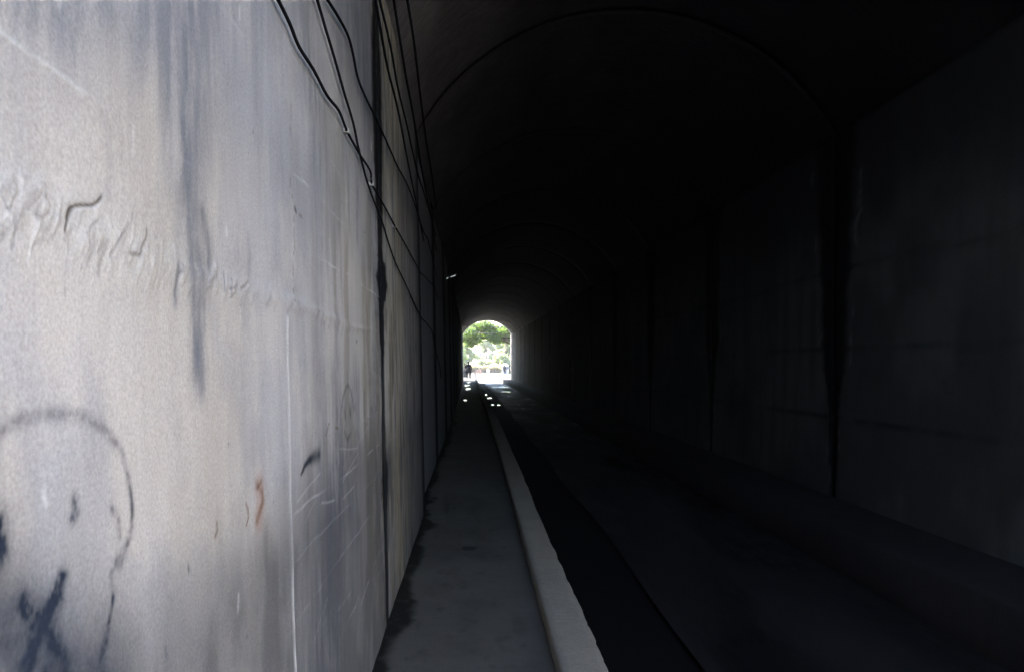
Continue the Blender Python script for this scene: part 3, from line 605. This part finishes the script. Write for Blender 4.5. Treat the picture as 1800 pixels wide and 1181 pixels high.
# scooter
sc = empty('motor_scooter', (2.45, 132, -.2), 'white motor scooter facing the tunnel on the sunlit road', 'scooter')
M_white = plain('white_paint', (.8, .8, .8), .3, var=.03)
mb = MB(); mb.ball((0, -.2, .72), (.24, .16, .34), 12, 8); mb.ball((0, .55, .62), (.2, .42, .2), 12, 8); mb.box(-.14, .14, -.05, .35, .28, .36); mb.build('body', M_white, sc, True)
for yy in (-.42, .72):
    mb = MB(); mb.tube([(-.06, yy, .25), (.06, yy, .25)], .25, 16); w = mb.build('wheel', M_cable, sc)
mb = MB(); mb.tube([(-.34, -.12, 1.05), (-.1, -.2, 1.08), (.1, -.2, 1.08), (.34, -.12, 1.05)], .022, 6); mb.tube([(0, -.2, 1.08), (0, -.4, .3)], .03, 6); mb.build('handlebar', M_cable, sc)
mb = MB(); mb.ball((0, -.36, .92), (.09, .05, .09), 10, 6); mb.build('headlight', plain('lamp_glass', (.6, .6, .6), .1), sc, True)
mb = MB(); mb.ball((0, .45, .84), (.16, .38, .06), 10, 6); mb.build('seat', M_cable, sc, True)
# bollards
M_boll = plain('brown_paint', (.2, .11, .08), .6)
for k, (px, dd) in enumerate([(835.5, 120), (839, 126), (842.5, 132), (845.5, 138)]):
    mb = MB(); mb.tube([(0, 0, 0), (0, 0, .85)], .07, 10); mb.tube([(0, 0, .85), (0, 0, .89), (0, 0, .95)], [.085, .085, .03], 10)
    o = mb.build('bollard', M_boll); o.location = ((px - CX) * dd / F, dd, -.2)
    tag(o, ['brown bollard nearest the dark figure', 'second brown bollard beyond the dark figure', 'third brown bollard along the sunlit road edge', 'farthest brown bollard, nearest the scooter'][k], 'bollard', 'brown bollards along the sunlit road')
# low wall left of the figure
mb = MB(); mb.box(-2.6, -.86, 99, 99.3, -.45, .75); mb.box(-2.65, -.82, 98.96, 99.34, .752, .82)
tag(mb.build('low_wall', concrete('low_wall_stone', (.05, .05, .045))), 'low dark wall at pavement edge left of the standing figure', 'wall')

# people
def person(loc, h, label, mats, rz=0, arm_up=True, hat=True, wide=1.0):
    body, skin = mats; root = empty('person', loc, label, 'person', rz=rz)
    s = h / 1.75
    J = {'pelvis': (0, 0, .95, .15), 'waist': (0, 0, 1.1, .14), 'chest': (0, 0, 1.32, .17), 'neck': (0, 0, 1.49, .06), 'head0': (0, -.01, 1.56, .075), 'head1': (0, -.02, 1.66, .095), 'head2': (0, -.01, 1.72, .06),
         'lh': (-.1, 0, .9, .1), 'lk': (-.11, -.03, .5, .065), 'la': (-.12, .0, .09, .045), 'lt': (-.13, -.15, .04, .04),
         'rh': (.1, 0, .9, .1), 'rk': (.12, -.06, .5, .065), 'ra': (.13, .03, .09, .045), 'rt': (.15, -.12, .04, .04),
         'ls': (-.19, 0, 1.42, .065), 'le': (-.27, -.03, 1.14, .05), 'lw': (-.14, -.2, 1.4, .035) if arm_up else (-.27, -.06, .88, .035),
         'rs': (.19, 0, 1.42, .065), 're': (.25, .02, 1.13, .05), 'rw': (.23, -.1, .9, .035)}
    J = {k: (v[0] * wide, v[1], v[2], v[3] * wide) for k, v in J.items()}
    J['lf'] = (-.1, -.22, 1.49, .03) if arm_up else (-.27, -.08, .79, .03); J['rf'] = (.22, -.13, .81, .03)
    E = [('pelvis', 'waist'), ('waist', 'chest'), ('chest', 'neck'), ('neck', 'head0'), ('head0', 'head1'), ('head1', 'head2'), ('pelvis', 'lh'), ('lh', 'lk'), ('lk', 'la'), ('la', 'lt'), ('pelvis', 'rh'), ('rh', 'rk'), ('rk', 'ra'), ('ra', 'rt'),
         ('chest', 'ls'), ('ls', 'le'), ('le', 'lw'), ('lw', 'lf'), ('chest', 'rs'), ('rs', 're'), ('re', 'rw'), ('rw', 'rf')]
    ks_ = list(J); me = bpy.data.meshes.new('body'); me.from_pydata([tuple(c * s for c in J[k][:3]) for k in ks_], [(ks_.index(a), ks_.index(b)) for a, b in E], [])
    o = bpy.data.objects.new('body', me); COL.objects.link(o); o.parent = root; me.materials.append(body)
    sk = o.modifiers.new('skin', 'SKIN'); 
    for i, k in enumerate(ks_):
        v = me.skin_vertices[0].data[i]; v.radius = (J[k][3] * s, J[k][3] * s * (.75 if k in ('waist', 'chest', 'pelvis') else 1)); v.use_root = (i == 0)
    sb = o.modifiers.new('sub', 'SUBSURF'); sb.levels = 2; sb.render_levels = 2
    if hat:
        mb = MB(); mb.ball((0, -.02 * s, 1.63 * s), (.12 * s, .12 * s, .14 * s)); mb.tube([(0, -.02 * s, 1.70 * s), (0, -.02 * s, 1.715 * s)], .19 * s, 14); mb.tube([(0, -.02 * s, 1.715 * s), (0, -.02 * s, 1.8 * s), (0, -.02 * s, 1.82 * s)], [.1 * s, .09 * s, .05 * s], 12); mb.build('hat', body, root)
    mb = MB()  # long loose coat from chest to knees
    mb.tube([(0, 0, 1.38 * s), (0, 0, 1.1 * s), (0, 0, .8 * s), (0, .01, .55 * s)], [.19 * s * wide, .21 * s * wide, .23 * s * wide, .25 * s * wide], 14); mb.build('coat', body, root, True)
    return root
person((-.57, 93, -.0), 1.86, 'person in dark coat and brimmed hat, silhouetted on the pavement at the far mouth', (M_dark, M_skin), rz=.5, wide=1.5)
person((5.6, 143, -.2), 1.7, 'distant person in dark clothes in front of the pale kiosk', (M_dark, M_skin), rz=-.3, arm_up=False, hat=False)

# thin hazy air: pales the far trees and lifts the dark of the bore a little
mb = MB(); mb.box(-310, 310, -130, 430, -1.5, 15.5)
hz = mb.build('haze', None); m = bpy.data.materials.new('thin_air_haze'); m.use_nodes = True; nt = m.node_tree; nt.nodes.remove(nt.nodes['Principled BSDF'])
v = nt.nodes.new('ShaderNodeVolumePrincipled'); v.inputs['Density'].default_value = .00035; v.inputs['Color'].default_value = (.9, .9, .95, 1); nt.links.new(v.outputs[0], nt.nodes['Material Output'].inputs['Volume'])
hz.data.materials.append(m); tag(hz, kind='stuff')
